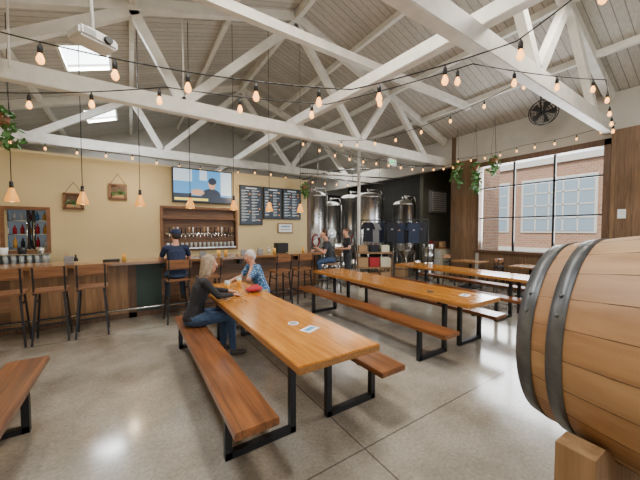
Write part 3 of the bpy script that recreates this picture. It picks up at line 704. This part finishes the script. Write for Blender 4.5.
    n=len(new.polygons); C=np.empty(n*3); new.polygons.foreach_get('center',C); C=C.reshape(-1,3)
    best=np.full(n,1e9); idx=np.zeros(n,dtype=np.int32)
    for a,ra,c,rb,R_,lab in P:
        Rn=np.array(R_); dm=np.full(n,1e9)
        for t in np.linspace(0,1,5):
            cc=np.array(a.lerp(c,t)); r=np.array(ra.lerp(rb,t)); qn=np.linalg.norm(((C-cc)@Rn)/r,axis=1)
            dm=np.minimum(dm,(qn-1)*r.mean())
        u=dm<best-.0005; best[u]=dm[u]; idx[u]=labs.index(lab)
    new.polygons.foreach_set('material_index',idx); new.polygons.foreach_set('use_smooth',np.ones(n,dtype=bool))
    bm=bmesh.new(); bm.from_mesh(new)
    for sg in(-1,1):
        for off,rr,mi_ in((.078,.0115,8),(.0855,.006,7)):
            rz_=bmesh.ops.create_icosphere(bm,subdivisions=2,radius=rr,matrix=Matrix.Translation(H(off,sg*.031,.012)))
            for v in rz_['verts']:
                for fc in v.link_faces: fc.material_index=mi_; fc.smooth=True
    bm.to_mesh(new); bm.free(); new.name=name
    ob=bpy.data.objects.new(name,new); S.collection.objects.link(ob); ob.location=loc; ob.rotation_euler=(0,0,rz)
    return ob
skin=mat('skin',(.52,.26,.17),.55); lip=mat('lips',(.38,.12,.10),.5)
eye=mat('iris',(.03,.02,.015),.2); eyew=mat('eye_white',(.7,.68,.65),.3)
jeans=mat('denim',(.035,.065,.13),.85,noise=.25,nscale=25); dk=mat('dark_trousers',(.02,.02,.024),.85)
shoe=mat('shoe_leather',(.05,.04,.035),.6)
def cols(**k):
    d=dict(skin=skin,lip=lip,eye=eye,eyew=eyew,shoe=shoe,pants=jeans); d.update(k); return d
blk=mat('black_knit',(.016,.016,.02),.9); navy=mat('navy_shirt',(.012,.022,.06),.85); char=mat('charcoal_shirt',(.03,.034,.042),.9)
grayblond=mat('ash_blonde_hair',(.30,.23,.155),.7,noise=.35,nscale=40); white_h=mat('white_hair',(.52,.50,.47),.7,noise=.2,nscale=40)
brown=mat('brown_hair',(.06,.026,.012),.6,noise=.3,nscale=40); darkh=mat('dark_hair',(.02,.014,.01),.6)
floral=dots('blue_patterned_shirt',(.025,.12,.30),(.40,.52,.62),34)
def seated(sz,lean=.0):
    p=sz+.10
    return dict(pelvis=(0,0,p),waist=(.02+lean*.3,0,p+.16),chest=(.04+lean*.7,0,p+.34),neck=(.07+lean*1.15,0,p+.55),head=(.11+lean*1.4,0,p+.67),
      shL=(.04+lean,.17,p+.45),shR=(.04+lean,-.17,p+.45),hiL=(.03,.09,p-.01),hiR=(.03,-.09,p-.01),knL=(.44,.11,p-.02),knR=(.44,-.12,p-.02),
      anL=(.40,.11,.09),anR=(.46,-.13,.09),toL=(.54,.13,.035),toR=(.60,-.15,.035))
J=seated(.45,.08); J.update(elL=(.27,.25,.83),wrL=(.50,.16,.80),elR=(.26,-.24,.83),wrR=(.47,-.10,.80),look=(1,.15,-.15),head=(.21,0,1.20))
person('seated_woman',(.64,3.9,0),0,J,cols(shirt=blk,hair=grayblond),'long',1,True)
J=seated(.45,.14); J.update(elL=(.34,.14,.81),wrL=(.26,.07,1.00),hdL=(-.12,-.15,.9),pnL=(-1,-.3,0),elR=(.32,-.2,.81),wrR=(.52,-.08,.795),look=(1,-.1,-.35),head=(.25,0,1.17))
person('seated_man',(2.0,4.95,0),math.pi+.1,J,cols(shirt=floral,hair=white_h,pants=mat('khaki',(.26,.21,.13),.85)),'short',.75)
J=seated(.77,.06); J.update(elL=(.24,.25,1.11),wrL=(.47,.14,1.105),elR=(.24,-.25,1.11),wrR=(.47,-.12,1.105),knL=(.36,.13,.80),knR=(.36,-.13,.80),anL=(.27,.13,.41),anR=(.27,-.13,.41),toL=(.38,.15,.33),toR=(.38,-.15,.33),look=(1,.5,0))
person('bar_patron',(.70,5.80,0),math.pi/2,J,cols(shirt=navy,hair=darkh,cap=navy),'short',.6,cap=True)
J=seated(.77,.08); J.update(elL=(.24,.25,1.06),wrL=(.38,.10,1.16),elR=(.24,-.25,1.06),wrR=(.42,-.10,1.10),knL=(.38,.13,.80),knR=(.36,-.13,.80),anL=(.27,.13,.41),anR=(.27,-.13,.41),toL=(.38,.15,.33),toR=(.38,-.15,.33),look=(1,.5,-.2))
person('bar_patron',(4.50,6.3,0),2.7,J,cols(shirt=char,hair=brown),'curly',.6,True)
J=dict(pelvis=(0,0,.93),waist=(.01,0,1.08),chest=(.015,0,1.25),neck=(.02,0,1.46),head=(.05,0,1.58),shL=(.01,.165,1.38),shR=(.01,-.165,1.38),
 elL=(.02,.25,1.12),wrL=(.22,.14,1.10),elR=(.03,-.25,1.12),wrR=(.24,-.10,1.12),hiL=(0,.09,.90),hiR=(0,-.09,.90),knL=(.04,.10,.50),knR=(-.01,-.10,.50),anL=(.0,.11,.09),anR=(-.05,-.12,.09),toL=(.14,.13,.032),toR=(.10,-.15,.032),look=(1,.2,-.15))
person('standing_woman',(5.35,6.7,0),2.8,J,cols(shirt=blk,pants=dk,hair=brown),'bun',.6,True)
# ------------------------------------------------------------ exterior
b=MB('street_ground'); b.b2(9.3,60,-60,5.3,-.2,-.1,'asphalt'); b.b2(11.5,60,5.3,80,-.2,-.1,'asphalt'); b.b2(XL-20,9.3,-40,-6.3,-.2,-.1,'asphalt'); b.done()
b=MB('brick_building',(18,0,0)); b.b2(0,6,-20,45,-.1,5.0,'brick'); b.b2(-.15,6.1,-20,45,5.0,5.3,'extf'); b.b2(-.08,0,-20,45,-.1,.7,'extf')
for i in range(16):
    y=-18.0+i*3.7
    b.b2(-.06,.02,y,y+3.1,1.5,4.3,'extf'); b.b2(-.08,.02,y+.1,y+3.0,1.6,4.2,'extw')
    for k in range(1,5): b.b2(-.1,0,y+.1+k*.58-.03,y+.1+k*.58+.03,1.6,4.2,'extf')
    for k in range(1,4): b.b2(-.1,0,y+.1,y+3.0,1.6+k*.65-.03,1.6+k*.65+.03,'extf')
b.done()
# ------------------------------------------------------------ lights
def area(name,loc,rot,sx,sy,e,c=(1,1,1)):
    l=bpy.data.lights.new(name,'AREA'); l.shape='RECTANGLE'; l.size=sx; l.size_y=sy; l.energy=e; l.color=c
    o=bpy.data.objects.new(name,l); S.collection.objects.link(o); o.location=loc; o.rotation_euler=rot; return o
tilt=-math.atan(.33)
for i,(x0,x1,y0,y1) in enumerate(sky):
    area('skylight_daylight_fill',((x0+x1)/2,(y0+y1)/2,zr((x0+x1)/2)+.05),(0,tilt,0),.75,y1-y0-.1,180 if i<2 else 150,(.94,.97,1))  # daylight at the skylights; lamps of the unseen pair are added fill
area('rear_fill_light',(3.2,YB+.1,1.9),(math.radians(90),0,0),8,3.2,170,(1,.99,.97))  # added fill from behind the camera, set at the open front wall
area('overhead_fill_light',(1.6,2.6,5.6),(0,0,0),1.0,1.0,215,(1,.92,.80))  # added fill above the frame, no fixture there; darkens under the tables
area('overhead_fill_light',(5.0,1.2,5.4),(0,0,0),1.0,1.0,150,(1,.92,.80))  # second added overhead fill, also without a fixture
area('window_daylight',(XR+.3,3.5,2.5),(0,math.radians(90),0),2.4,2.7,320,(.95,.98,1))
area('brewery_fill_light',(8.5,10.5,4.3),(0,0,0),3,3,110,(1,.97,.9))  # added fill over the tanks, no lamp fixture modelled
for x,y in((0,7.3),(2.5,7.3)):
    l=bpy.data.lights.new('bar_lamp_glow','POINT'); l.energy=16; l.color=(1,.76,.48); l.shadow_soft_size=.08
    o=bpy.data.objects.new('bar_lamp_glow',l); S.collection.objects.link(o); o.location=(x,y,2.6)
l=bpy.data.lights.new('sun','SUN'); l.energy=4.2; l.angle=.03; l.color=(1,.95,.86)
o=bpy.data.objects.new('sun',l); S.collection.objects.link(o); o.rotation_euler=Vector((.75,.35,-.75)).to_track_quat('-Z','Y').to_euler()
w=bpy.data.worlds.new('World'); S.world=w; w.use_nodes=True
bg=w.node_tree.nodes['Background']; bg.inputs[0].default_value=(.78,.88,1,1); bg.inputs[1].default_value=2.4
# ------------------------------------------------------------ camera
cd=bpy.data.cameras.new('camera'); cam=bpy.data.objects.new('camera',cd); S.collection.objects.link(cam)
cd.sensor_width=36; cd.lens=36*290/640; cd.clip_start=.05
cam.location=(0,0,1.65); cam.rotation_euler=(math.radians(88.0),0,math.radians(-33.2)); S.camera=cam
